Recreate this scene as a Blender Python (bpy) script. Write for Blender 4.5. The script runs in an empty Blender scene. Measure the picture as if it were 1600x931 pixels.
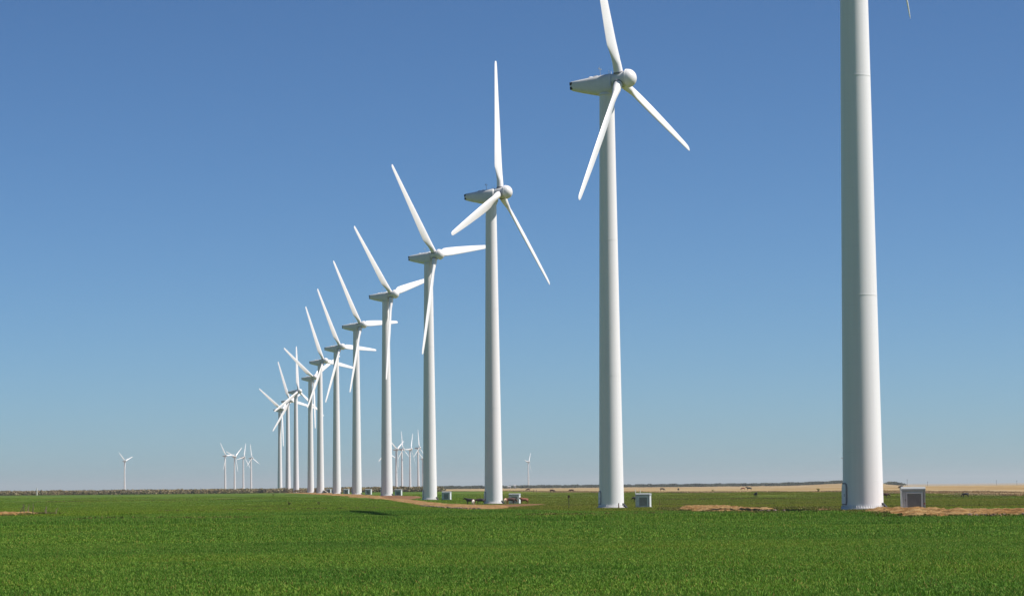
import bpy, bmesh, math, random
import numpy as np
from mathutils import Matrix, Vector
random.seed(7)
rng = np.random.default_rng(11)
R = math.radians
S = bpy.context.scene
C = S.collection

# ------------------------------------------------------------------ camera
CAM_H = 2.4
F_PX, HORIZON_Y, ROLL = 4227.0, 760.0, 0.0092      # focal length and horizon in photograph pixels (1600 wide)
pitch = math.atan((HORIZON_Y - 465.5) / F_PX)
cam_data = bpy.data.cameras.new('camera')
cam_data.sensor_width = 36.0
cam_data.lens = 36.0 * F_PX / 1600.0
cam_data.clip_start = 0.5
cam_data.clip_end = 60000.0
cam = bpy.data.objects.new('camera', cam_data)
C.objects.link(cam)
cam.matrix_world = Matrix.Translation((0, 0, CAM_H)) @ Matrix.Rotation(R(90) + pitch, 4, 'X') @ Matrix.Rotation(-ROLL, 4, 'Z')
S.camera = cam

# ------------------------------------------------------------------ sun and sky
SUN_EL, SUN_AZ = R(51.5), R(97)                       # azimuth clockwise from +Y (the view direction)
w = bpy.data.worlds.new('World'); S.world = w; w.use_nodes = True
nt = w.node_tree; nt.nodes.clear()
out = nt.nodes.new('ShaderNodeOutputWorld'); bg = nt.nodes.new('ShaderNodeBackground')
sky = nt.nodes.new('ShaderNodeTexSky'); sky.sky_type = 'NISHITA'; sky.sun_disc = False
sky.sun_elevation = SUN_EL; sky.sun_rotation = SUN_AZ
sky.altitude = 700; sky.air_density = 0.65; sky.dust_density = 0.6; sky.ozone_density = 7.0
gam = nt.nodes.new('ShaderNodeGamma'); gam.inputs['Gamma'].default_value = 1.15
bg.inputs['Strength'].default_value = 0.057
nt.links.new(sky.outputs[0], gam.inputs['Color']); tnt = nt.nodes.new('ShaderNodeMix'); tnt.data_type = 'RGBA'; tnt.blend_type = 'MULTIPLY'; tnt.inputs['Factor'].default_value = 1.0
tnt.inputs[7].default_value = (.92, 1.035, 1.02, 1)          # polarising filter: a touch cleaner blue over the whole sky
nt.links.new(gam.outputs[0], tnt.inputs[6]); nt.links.new(tnt.outputs[2], bg.inputs['Color']); nt.links.new(bg.outputs[0], out.inputs['Surface'])

sd = bpy.data.lights.new('sun', 'SUN'); sd.energy = 5.0; sd.angle = R(0.53); sd.color = (1.0, 0.93, 0.88)
sun = bpy.data.objects.new('sun', sd); C.objects.link(sun)
sdir = Vector((math.sin(SUN_AZ) * math.cos(SUN_EL), math.cos(SUN_AZ) * math.cos(SUN_EL), math.sin(SUN_EL)))
sun.rotation_euler = sdir.to_track_quat('Z', 'Y').to_euler()

S.view_settings.view_transform = 'Standard'; S.view_settings.look = 'None'
S.view_settings.gamma = 1.0; S.view_settings.use_curve_mapping = False
S.view_settings.exposure = 0.38

# ------------------------------------------------------------------ terrain function
_py = np.array([0,40,60,120,200,269,350,436,520,602,690,766,850,935,1108,1274,1430,1630,1837,2034,2240,2600,3500,5000,9000,14000], float)
_pz = np.array([0,0,0,-.03,-.12,-.28,-.72,-1.18,-1.38,-1.42,-1.30,-1.08,-.75,-.45,-.28,-.28,-.15,-.2,-.6,-.8,-.95,-.9,-.6,-.2,.6,1.0], float)
_h = np.diff(_py); _d = np.diff(_pz) / _h
_m = np.zeros(len(_py))
for i in range(1, len(_py) - 1):
    if _d[i-1] * _d[i] > 0: _m[i] = 2 * _d[i-1] * _d[i] / (_d[i-1] + _d[i])
def prof(y):
    y = np.clip(y, 0, 13999.); i = np.clip(np.searchsorted(_py, y, side='right') - 1, 0, len(_h) - 1)
    h = _h[i]; t = (y - _py[i]) / h
    return _pz[i]*(1+2*t)*(1-t)**2 + _m[i]*h*t*(1-t)**2 + _pz[i+1]*t*t*(3-2*t) + _m[i+1]*h*t*t*(t-1)
def terr(x, y):
    x = np.asarray(x, float); y = np.asarray(y, float)
    z = prof(y)
    n = np.sin(x*.11+y*.047+1.3)*.5 + np.sin(x*.061-y*.083+.4)*.6 + np.sin(x*.19+y*.13)*.25 + np.sin(y*.21-x*.05+2.)*.25
    z = z + .045*n*np.clip((y-40)/120, 0, 1)
    z = z + .16*np.exp(-((y-205-.25*x+3*np.sin(x*.06))/7.)**2)              # low terrace berms
    z = z + .14*np.exp(-((y-330-.2*x+5*np.sin(x*.04))/11.)**2)*np.clip((-x+10)/20, 0, 1)
    z = z + .07*n*np.clip((-x-25)/25, 0, 1)*np.clip((y-380)/60, 0, 1)*np.clip((1300-y)/300, 0, 1)
    z = z + .34*np.exp(-((y-270)/15.)**2)*np.clip((x+42)/12, 0, 1)*np.clip((10-x)/10, 0, 1)   # low swell that catches a rotor shadow
    t = x/np.maximum(y, 1.)
    k = np.clip((t-.135)/.02, 0, 1); k = k*k*(3-2*k)
    z = z - k*np.clip(y-2500, 0, None)*.0025                                # the pasture crests and falls away
    z = z + k*.5*np.clip((y-900)/1400, 0, 1)
    z = z + 3.2*np.exp(-((t-.123)/.014)**2)*np.clip((y-2800)/1500, 0, 1)     # low wooded rise
    return z
def gz(x, y): return float(terr(x, y))

# ------------------------------------------------------------------ material helpers
def mat(name):
    m = bpy.data.materials.new(name); m.use_nodes = True
    n = m.node_tree.nodes; return m, n, m.node_tree.links, n['Principled BSDF']
def noise(n, l, scale, coord=None, detail=4, dist=0.0, rough=.55):
    t = n.new('ShaderNodeTexNoise'); t.inputs['Scale'].default_value = scale
    t.inputs['Detail'].default_value = detail; t.inputs['Distortion'].default_value = dist
    t.inputs['Roughness'].default_value = rough
    if coord: l.new(coord, t.inputs['Vector'])
    return t.outputs['Fac']
def mapping(n, l, src, scale):
    mp = n.new('ShaderNodeMapping'); mp.inputs['Scale'].default_value = scale
    l.new(src, mp.inputs['Vector']); return mp.outputs['Vector']
def ramp(n, l, fac, stops):
    r = n.new('ShaderNodeValToRGB'); l.new(fac, r.inputs['Fac'])
    e = r.color_ramp.elements
    while len(e) > 1: e.remove(e[-1])
    for i, (p, c) in enumerate(stops):
        k = e[0] if i == 0 else e.new(p)
        k.position = p; k.color = (*c, 1) if len(c) == 3 else c
    return r.outputs['Color']
def mixc(n, l, fac, a, b, mode='MIX'):
    m = n.new('ShaderNodeMix'); m.data_type = 'RGBA'; m.blend_type = mode
    for s, v in ((m.inputs['Factor'], fac), (m.inputs[6], a), (m.inputs[7], b)):
        if isinstance(v, bpy.types.NodeSocket): l.new(v, s)
        elif isinstance(v, (int, float)): s.default_value = v
        else: s.default_value = (*v, 1)
    return m.outputs[2]
def bump(n, l, b, h, strength, dist=.1):
    k = n.new('ShaderNodeBump'); k.inputs['Strength'].default_value = strength; k.inputs['Distance'].default_value = dist
    l.new(h, k.inputs['Height']); l.new(k.outputs[0], b.inputs['Normal'])
def plain(name, col, rough=.5, metal=0., var=.12, scale=2.0):
    m, n, l, b = mat(name)
    tc = n.new('ShaderNodeTexCoord').outputs['Object']
    f = noise(n, l, scale, tc, 5)
    c = ramp(n, l, f, [(.3, tuple(v*(1-var) for v in col)), (.7, tuple(min(1, v*(1+var)) for v in col))])
    l.new(c, b.inputs['Base Color']); b.inputs['Roughness'].default_value = rough; b.inputs['Metallic'].default_value = metal
    return m
def pos(n): return n.new('ShaderNodeNewGeometry').outputs['Position']

M = {}
def tower_paint():
    m, n, l, b = mat('tower_paint')
    tc = n.new('ShaderNodeTexCoord').outputs['Object']
    st = noise(n, l, 1.0, mapping(n, l, tc, (2.2, 2.2, .05)), 5)
    sp = noise(n, l, 1.6, tc, 6)
    c = ramp(n, l, st, [(.3, (.745, .735, .72)), (.62, (.79, .78, .765))])
    d = ramp(n, l, sp, [(.68, (1, 1, 1)), (.82, (.9, .88, .85))])
    c = mixc(n, l, 1.0, c, d, 'MULTIPLY')
    # faint weld rings every 2.9 m
    sep = n.new('ShaderNodeSeparateXYZ'); l.new(tc, sep.inputs[0])
    dv = n.new('ShaderNodeMath'); dv.operation = 'MULTIPLY'; dv.inputs[1].default_value = 1/2.9; l.new(sep.outputs['Z'], dv.inputs[0])
    fr = n.new('ShaderNodeMath'); fr.operation = 'FRACT'; l.new(dv.outputs[0], fr.inputs[0])
    rr = ramp(n, l, fr.outputs[0], [(0, (1, 1, 1)), (.018, (0, 0, 0)), (1, (0, 0, 0))])
    l.new(mixc(n, l, rr, c, mixc(n, l, 1.0, c, (.9, .9, .89), 'MULTIPLY')), b.inputs['Base Color'])
    bump(n, l, b, rr, .25, .02)
    b.inputs['Roughness'].default_value = .42
    return m
M['tower'] = tower_paint()
M['blade'] = plain('blade_gelcoat', (.78, .775, .76), .38, 0, .04, .35)
M['nacelle'] = plain('nacelle_fibreglass', (.66, .665, .65), .45, 0, .08, .6)
M['hub'] = plain('hub_paint', (.74, .735, .72), .4, 0, .05, .8)
M['dark'] = plain('dark_grille', (.02, .022, .025), .6)
M['steel'] = plain('galvanised_steel', (.42, .44, .45), .45, .5)
M['bolt'] = plain('bolt_caps', (.7, .7, .68), .5)
M['concrete'] = plain('concrete', (.38, .36, .33), .9)
M['doorgrey'] = plain('door_grey', (.22, .22, .25), .5)
M['cab'] = plain('cabinet_paint', (.62, .65, .645), .42, 0, .05, 1.2)
M['cabroof'] = plain('cabinet_roof_paint', (.36, .385, .38), .4, 0, .05, 1.2)
M['cabframe'] = plain('cabinet_frame_paint', (.70, .73, .72), .4, 0, .05, 1.2)
M['fin'] = plain('radiator_grey', (.40, .42, .41), .55, .2)
M['red'] = plain('warning_red', (.45, .06, .03), .5)
M['wood'] = plain('weathered_wood', (.10, .075, .05), .9)
M['whitepost'] = plain('pale_post', (.66, .65, .58), .6)
M['rust'] = plain('rusty_post', (.16, .07, .035), .8)
M['straw'] = plain('dry_stalk', (.30, .22, .15), .9)
M['darkstalk'] = plain('dead_stalk', (.14, .11, .085), .9)
M['whitewash'] = plain('white_wall', (.7, .69, .66), .7)
M['roofgrey'] = plain('roof_metal', (.35, .35, .35), .5)

def ground_green():
    m, n, l, b = mat('wheat_ground')
    p = pos(n)
    big = noise(n, l, 1.0, mapping(n, l, p, (.012, .006, 1)), 5, .4)
    mid = noise(n, l, 1.0, mapping(n, l, p, (.06, .035, 1)), 6, .3)
    fine = noise(n, l, 2.2, p, 6)
    g = ramp(n, l, mid, [(.28, (.055, .104, .007)), (.5, (.080, .140, .009)), (.75, (.112, .160, .015))])
    g2 = ramp(n, l, big, [(.35, (.80, .95, .8)), (.65, (1.15, 1.02, 1.05))])
    g = mixc(n, l, 1.0, g, g2, 'MULTIPLY')
    sx = n.new('ShaderNodeSeparateXYZ'); l.new(p, sx.inputs[0])
    def lin(a, b_, src):
        q = n.new('ShaderNodeMapRange'); q.inputs['From Min'].default_value = a; q.inputs['From Max'].default_value = b_; l.new(src, q.inputs['Value']); return q.outputs[0]
    ma = n.new('ShaderNodeMath'); ma.operation = 'MULTIPLY_ADD'; ma.inputs[1].default_value = .012; l.new(sx.outputs['Y'], ma.inputs[0]); l.new(sx.outputs['X'], ma.inputs[2])
    mb = n.new('ShaderNodeMath'); mb.operation = 'MULTIPLY'; l.new(lin(-3, 3, ma.outputs[0]), mb.inputs[0]); l.new(lin(280, 300, sx.outputs['Y']), mb.inputs[1])
    g = mixc(n, l, mb.outputs[0], g, mixc(n, l, 1.0, g, (1.32, 1.02, 1.2), 'MULTIPLY'))
    s = ramp(n, l, fine, [(.35, (.62, .64, .6)), (.65, (1.2, 1.16, 1.1))])
    g = mixc(n, l, 1.0, g, s, 'MULTIPLY')
    soil = ramp(n, l, noise(n, l, 1.0, mapping(n, l, p, (.035, .013, 1)), 7, .6), [(.63, (0, 0, 0)), (.72, (1, 1, 1))])
    l.new(mixc(n, l, mixc(n, l, 1.0, soil, (.55, .55, .55), 'MULTIPLY'), g, (.13, .085, .035)), b.inputs['Base Color'])
    b.inputs['Roughness'].default_value = .95; b.inputs['Specular IOR Level'].default_value = .1
    bump(n, l, b, fine, .6, .15)
    return m
def ground_tan():
    m, n, l, b = mat('dry_grass_ground')
    p = pos(n)
    a = noise(n, l, 1.0, mapping(n, l, p, (.008, .0045, 1)), 6, .5)
    f = noise(n, l, 1.0, mapping(n, l, p, (.16, .06, 1)), 6)
    c = ramp(n, l, a, [(.3, (.26, .165, .058)), (.45, (.33, .23, .10)), (.56, (.39, .30, .165)), (.68, (.22, .165, .055))])
    c = mixc(n, l, 1.0, c, ramp(n, l, f, [(.3, (.75, .74, .7)), (.7, (1.12, 1.1, 1.08))]), 'MULTIPLY')
    l.new(c, b.inputs['Base Color']); b.inputs['Roughness'].default_value = .95; b.inputs['Specular IOR Level'].default_value = .1
    return m
def dirt():
    m, n, l, b = mat('caliche_dirt')
    p = pos(n)
    a = noise(n, l, .30, p, 6, .4); f = noise(n, l, 1.6, p, 8, 0, .7)
    c = ramp(n, l, a, [(.3, (.17, .085, .026)), (.45, (.29, .165, .058)), (.6, (.40, .27, .12))])
    c = mixc(n, l, 1.0, c, ramp(n, l, f, [(.36, (.45, .42, .38)), (.58, (1.1, 1.08, 1.05))]), 'MULTIPLY')
    l.new(c, b.inputs['Base Color']); b.inputs['Roughness'].default_value = .95; b.inputs['Specular IOR Level'].default_value = .1
    bump(n, l, b, f, 1.0, .35)
    return m
def red_soil():
    m, n, l, b = mat('red_soil')
    p = pos(n)
    a = noise(n, l, .3, p, 6, .4); f = noise(n, l, 3.0, p, 7)
    c = ramp(n, l, a, [(.3, (.15, .075, .035)), (.6, (.24, .13, .07))])
    c = mixc(n, l, 1.0, c, ramp(n, l, f, [(.3, (.6, .6, .56)), (.6, (1.08, 1.06, 1.04))]), 'MULTIPLY')
    l.new(c, b.inputs['Base Color']); b.inputs['Roughness'].default_value = .95; b.inputs['Specular IOR Level'].default_value = .1
    bump(n, l, b, f, .8, .2)
    return m
def leafy(name, stops, tint, transl=.25, nscale=(.05, .075, 1)):
    """blade and leaf material: per-blade colour attribute, patches by world position"""
    m, n, l, b = mat(name)
    at = n.new('ShaderNodeAttribute'); at.attribute_name = 'Col'
    sep = n.new('ShaderNodeSeparateColor'); l.new(at.outputs['Color'], sep.inputs[0])
    c = ramp(n, l, sep.outputs[0], stops)
    p = pos(n)
    pa = noise(n, l, 1.0, mapping(n, l, p, nscale), 6, .3)
    c = mixc(n, l, 1.0, c, ramp(n, l, pa, tint), 'MULTIPLY')
    l.new(c, b.inputs['Base Color']); b.inputs['Roughness'].default_value = .65; b.inputs['Specular IOR Level'].default_value = .15
    tr = n.new('ShaderNodeBsdfTranslucent'); l.new(c, tr.inputs['Color'])
    ms = n.new('ShaderNodeMixShader'); ms.inputs[0].default_value = transl
    l.new(b.outputs[0], ms.inputs[1]); l.new(tr.outputs[0], ms.inputs[2])
    l.new(ms.outputs[0], n['Material Output'].inputs['Surface'])
    return m
M['green'] = ground_green(); M['tan'] = ground_tan(); M['dirt'] = dirt(); M['redsoil'] = red_soil()
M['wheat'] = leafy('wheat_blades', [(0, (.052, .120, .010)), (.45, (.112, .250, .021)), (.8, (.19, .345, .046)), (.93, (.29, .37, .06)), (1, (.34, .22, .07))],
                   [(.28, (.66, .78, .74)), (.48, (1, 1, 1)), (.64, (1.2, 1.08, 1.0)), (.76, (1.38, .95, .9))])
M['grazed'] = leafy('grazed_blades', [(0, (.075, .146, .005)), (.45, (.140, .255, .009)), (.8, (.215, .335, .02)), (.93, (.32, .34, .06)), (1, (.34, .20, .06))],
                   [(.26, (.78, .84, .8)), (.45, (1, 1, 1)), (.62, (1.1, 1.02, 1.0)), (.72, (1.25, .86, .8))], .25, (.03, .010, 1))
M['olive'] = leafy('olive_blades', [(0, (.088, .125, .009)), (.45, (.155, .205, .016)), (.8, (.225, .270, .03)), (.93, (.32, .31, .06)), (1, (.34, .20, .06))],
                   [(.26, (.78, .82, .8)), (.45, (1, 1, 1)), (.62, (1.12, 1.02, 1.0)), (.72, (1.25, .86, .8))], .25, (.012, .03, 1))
M['weeds'] = leafy('weed_stems', [(0, (.08, .12, .018)), (.5, (.15, .17, .03)), (1, (.26, .20, .07))], [(.3, (.8, .85, .8)), (.7, (1.1, 1.0, 1.0))], .2)
M['tanblade'] = leafy('dry_blades', [(0, (.25, .165, .075)), (.5, (.38, .27, .14)), (1, (.50, .40, .25))], [(.3, (.75, .73, .7)), (.7, (1.05, 1.05, 1.05))], .2)
M['brush'] = leafy('brush_twigs', [(0, (.18, .14, .09)), (.4, (.27, .21, .12)), (.75, (.28, .25, .11)), (1, (.36, .28, .16))],
                   [(.3, (.65, .66, .7)), (.5, (1, 1, 1)), (.7, (1.15, 1.02, .8))], .15, (.012, .006, .05))
M['tree'] = leafy('far_foliage', [(0, (.04, .048, .03)), (.5, (.065, .075, .042)), (1, (.10, .105, .06))],
                  [(.3, (.8, .8, .8)), (.7, (1.1, 1.1, 1.0))], .15, (.01, .005, .05))

# ------------------------------------------------------------------ object helpers
def mesh_obj(name, bm, m, parent=None, smooth=False):
    me = bpy.data.meshes.new(name); bm.to_mesh(me); bm.free()
    if smooth:
        for p in me.polygons: p.use_smooth = True
    if m is not None: me.materials.append(m)
    o = bpy.data.objects.new(name, me); C.objects.link(o)
    if parent: o.parent = parent
    return o
def tag(o, label=None, cat=None, group=None, kind=None):
    if label: o['label'] = label
    if cat: o['category'] = cat
    if group: o['group'] = group
    if kind: o['kind'] = kind
    return o
def empty(name, loc, label, cat, group=None, rz=0):
    o = bpy.data.objects.new(name, None); C.objects.link(o); o.empty_display_size = .5
    o.location = loc; o.rotation_euler = (0, 0, rz)
    return tag(o, label, cat, group)
def box(bm, x0, x1, y0, y1, z0, z1, bev=0):
    v = [bm.verts.new((x, y, z)) for z in (z0, z1) for y in (y0, y1) for x in (x0, x1)]
    fs = [bm.faces.new([v[i] for i in q]) for q in ((0,2,3,1), (4,5,7,6), (0,1,5,4), (1,3,7,5), (3,2,6,7), (2,0,4,6))]
    if bev:
        es = list({e for f in fs for e in f.edges})
        bmesh.ops.bevel(bm, geom=es, offset=bev, segments=2, affect='EDGES')
    return bm
def lathe(bm, prof_, n=48, cap0=True, cap1=True):
    """surface of revolution about Z from (radius, z) pairs"""
    rings = []
    for r, z in prof_:
        rings.append([bm.verts.new((r*math.cos(2*math.pi*i/n), r*math.sin(2*math.pi*i/n), z)) for i in range(n)])
    for a, b in zip(rings, rings[1:]):
        for i in range(n): bm.faces.new((a[i], a[(i+1) % n], b[(i+1) % n], b[i]))
    if cap0: bm.faces.new(list(reversed(rings[0])))
    if cap1: bm.faces.new(rings[-1])
    return bm
def loft(bm, rings, caps=True):
    vr = [[bm.verts.new(p) for p in r] for r in rings]; n = len(vr[0])
    for a, b in zip(vr, vr[1:]):
        for i in range(n): bm.faces.new((a[i], a[(i+1) % n], b[(i+1) % n], b[i]))
    if caps:
        bm.faces.new(list(reversed(vr[0]))); bm.faces.new(vr[-1])
    bmesh.ops.recalc_face_normals(bm, faces=bm.faces)
    return bm
def tube(bm, pts, rads, n=8):
    rings = []
    for i, p in enumerate(pts):
        p = Vector(p)
        d = (Vector(pts[min(i+1, len(pts)-1)]) - Vector(pts[max(i-1, 0)])).normalized()
        a = d.cross(Vector((0, 1, 0))) if abs(d.y) < .9 else d.cross(Vector((1, 0, 0)))
        a.normalize(); b = d.cross(a)
        rings.append([p + rads[i]*(a*math.cos(2*math.pi*k/n) + b*math.sin(2*math.pi*k/n)) for k in range(n)])
    return loft(bm, rings)
def split_smooth(o, ang=35):
    me = o.data
    for p in me.polygons: p.use_smooth = True
    bm = bmesh.new(); bm.from_mesh(me)
    for e in bm.edges:
        if len(e.link_faces) == 2 and e.calc_face_angle(0) > R(ang): e.smooth = False
    bm.to_mesh(me); bm.free()
    return o
def link_copy(o, parent):
    c = o.copy(); C.objects.link(c); c.parent = parent
    for ch in o.children: link_copy(ch, c)
    return c

# ------------------------------------------------------------------ setting: the ground as one height field, split where wheat meets dry pasture
_bt = np.array([-.4, -.0266, .011, .0465, .082, .117, .141, .1645, .188, .4])
_by = np.array([2350, 2369, 1274, 1057, 999, 975, 860, 800, 723, 560])
def tan_edge(x, y):
    t = x/np.maximum(y, 1.); e = np.interp(t, _bt, _by)
    return e*(1 + .025*np.sin(t*160.) + .018*np.sin(t*420.+1.))
def grid_ground():
    ys = [18.]
    while ys[-1] < 13500: ys.append(ys[-1]*1.0095 + .12)
    ys = np.array(ys)
    ts = np.concatenate([-np.geomspace(.32, 1.6, 14)[::-1], np.linspace(-.3, .3, 241), np.geomspace(.32, 1.6, 14)])
    T, Y = np.meshgrid(ts, ys); X = T*Y; Z = terr(X, Y)
    nr, nc = T.shape
    verts = np.stack([X.ravel(), Y.ravel(), Z.ravel()], -1)
    idx = np.arange(nr*nc).reshape(nr, nc)
    quads = np.stack([idx[:-1, :-1].ravel(), idx[:-1, 1:].ravel(), idx[1:, 1:].ravel(), idx[1:, :-1].ravel()], -1)
    cx = verts[quads].mean(1); tanm = cx[:, 1] > tan_edge(cx[:, 0], cx[:, 1])
    for nm, sel, m in (('wheat_field', ~tanm, M['green']), ('dry_pasture', tanm, M['tan'])):
        q = quads[sel]; u, inv = np.unique(q, return_inverse=True)
        me = bpy.data.meshes.new(nm); me.from_pydata(verts[u].tolist(), [], inv.reshape(-1, 4).tolist())
        me.polygons.foreach_set('use_smooth', [True]*len(me.polygons)); me.materials.append(m)
        o = bpy.data.objects.new(nm, me); C.objects.link(o); tag(o, kind='structure')
grid_ground()
def plain_ground():                                       # the plain behind and beside the camera and out past the horizon
    bm = bmesh.new()
    ro = [bm.verts.new((45000*math.cos(a), 45000*math.sin(a), -9)) for a in np.linspace(0, 2*math.pi, 96, endpoint=False)]
    bm.faces.new(ro)
    tag(mesh_obj('plain', bm, M['tan']), kind='structure')
    bm = bmesh.new()
    vs = [bm.verts.new(p) for p in ((-29, 18, -.004), (29, 18, -.004), (29, -700, -.3), (-29, -700, -.3))]
    bm.faces.new(list(reversed(vs)))
    vs2 = [bm.verts.new(p) for p in ((29, 18, -.006), (700, 430, -1.6), (900, -700, -1.6), (29, -700, -.304))]
    bm.faces.new(list(reversed(vs2)))
    vs3 = [bm.verts.new(p) for p in ((-29, 18, -.006), (-700, 430, -1.6), (-900, -700, -1.6), (-29, -700, -.304))]
    bm.faces.new(vs3)
    bmesh.ops.recalc_face_normals(bm, faces=bm.faces)
    tag(mesh_obj('near_field', bm, M['green']), kind='structure')
plain_ground()

# dirt: sheets that follow the ground, raised into banks where the photograph shows banks
DIRT = {
'dirt_track': ([(-216.49, 2528.81), (-162.67, 2135.59), (-76.06, 1226.47), (-55.33, 1029.34), (-42.23, 904.69), (-30.4, 790.99), (-23.07, 709.18), (-15.33, 631.08), (-8.55, 575.32), (-1.69, 553.19), (-0.34, 485.18), (-1.29, 419.93), (-4.11, 404.91), (-7.79, 423.42), (-13.13, 492.74), (-18.72, 555.01), (-27.0, 669.49), (-35.83, 767.49), (-45.5, 846.32), (-54.69, 898.98), (-71.51, 1052.95), (-100.21, 1315.57), (-137.98, 1634.23)], .10, 'dirt'),
'dirt_apron': ([(-6.77, 563.26), (-1.8, 587.07), (5.86, 590.72), (7.01, 571.16), (3.97, 525.69), (-0.35, 492.46), (-3.44, 521.64)], .04, 'redsoil'),
'red_soil_patch': ([(-46.53, 926.51), (-39.06, 930.89), (-30.93, 886.69), (-28.41, 842.87), (-30.09, 783.09), (-35.28, 795.84), (-41.79, 852.04)], .16, 'redsoil'),
'dirt_bank': ([(24.13, 400.32), (27.96, 423.96), (31.66, 417.23), (30.72, 376.5), (25.95, 300.35), (28.03, 278.65), (25.69, 267.8), (22.15, 263.12), (19.64, 262.74), (18.12, 272.57), (17.54, 295.12)], .30, 'dirt'),
'soil_patch': ([(31.61, 292.09), (34.47, 300.11), (34.28, 282.29), (31.72, 262.24), (30.37, 264.5), (29.54, 271.13)], .12, 'redsoil'),
'dirt_berm': ([(34.98, 274.19), (37.63, 280.55), (39.25, 279.32), (41.5, 274.56), (39.5, 243.17), (37.5, 232.26), (38.4, 222.75), (42.46, 220.71), (50.05, 218.56), (50.0, 196.), (41.79, 196.23), (34.99, 195.01), (31.76, 196.13), (29.24, 198.24), (28.56, 205.82), (28.05, 212.39), (30.04, 236.08)], .26, 'dirt'),
'dry_clearing': ([(-90.37, 454.46), (-84.16, 444.3), (-81.08, 444.64), (-78.09, 446.77), (-66.04, 378.87), (-57.56, 319.82), (-58.02, 310.17), (-60.61, 304.82), (-75, 330), (-88, 400)], .22, 'dirt'),
}
def inpoly(x, y, P):
    x = np.asarray(x); y = np.asarray(y); r = np.zeros(x.shape, bool); n = len(P)
    for i in range(n):
        x0, y0 = P[i]; x1, y1 = P[(i+1) % n]
        if y0 == y1: continue
        c = ((y0 > y) != (y1 > y)) & (x < (x1-x0)*(y-y0)/(y1-y0)+x0)
        r ^= c
    return r
def edge_dist(x, y, P, ysq):
    d = np.full(x.shape, 1e9); n = len(P)
    for i in range(n):
        ax, ay = P[i]; bx, by = P[(i+1) % n]
        ay, by = ay/ysq, by/ysq; Y = y/ysq
        L = (bx-ax)**2+(by-ay)**2+1e-9
        t = np.clip(((x-ax)*(bx-ax)+(Y-ay)*(by-ay))/L, 0, 1)
        d = np.minimum(d, np.hypot(x-ax-t*(bx-ax), Y-ay-t*(by-ay)))
    return d
def lumps(x, y): return (np.sin(x*2.1+y*.31)+np.sin(x*3.7-y*.57+1)+np.sin(x*.9+y*.8+2)+np.sin(x*5.3+y*1.3))/4
def build_dirt(nm, P, hgt, mk):
    A = np.array(P); x0, x1, y0, y1 = A[:, 0].min()-.5, A[:, 0].max()+.5, A[:, 1].min()-3, A[:, 1].max()+3
    ys = [y0]
    while ys[-1] < y1: ys.append(ys[-1]+max(.5, ys[-1]*.0022))
    dx = .35 if x1-x0 < 40 else .9
    xs = np.arange(x0, x1, dx); X, Y = np.meshgrid(xs, np.array(ys))
    wx = X+.35*lumps(X*.8, Y*.5)+.25*rng.standard_normal(X.shape)*.5
    ins = inpoly(wx, Y+2.*lumps(X*1.3, Y), P)
    d = edge_dist(X, Y, P, 6.0)
    Z = terr(X, Y)+.02+hgt*np.clip(d/1.2, 0, 1)*(1+.55*lumps(X, Y))+.05*rng.standard_normal(X.shape)*min(1, hgt*5)
    idx = np.arange(X.size).reshape(X.shape)
    q = np.stack([idx[:-1, :-1].ravel(), idx[:-1, 1:].ravel(), idx[1:, 1:].ravel(), idx[1:, :-1].ravel()], -1)
    q = q[ins.ravel()[q].sum(1) >= 3]
    V = np.stack([X.ravel(), Y.ravel(), Z.ravel()], -1); u, inv = np.unique(q, return_inverse=True)
    me = bpy.data.meshes.new(nm); me.from_pydata(V[u].tolist(), [], inv.reshape(-1, 4).tolist())
    me.polygons.foreach_set('use_smooth', [True]*len(me.polygons)); me.materials.append(M[mk])
    o = bpy.data.objects.new(nm, me); C.objects.link(o); tag(o, kind='structure')
for nm, (P, hgt, mk) in DIRT.items(): build_dirt(nm, P, hgt, mk)
def on_dirt(x, y):
    r = np.zeros(np.shape(x), bool)
    for P, _, _ in DIRT.values(): r |= inpoly(x, y, P)
    return r

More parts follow.
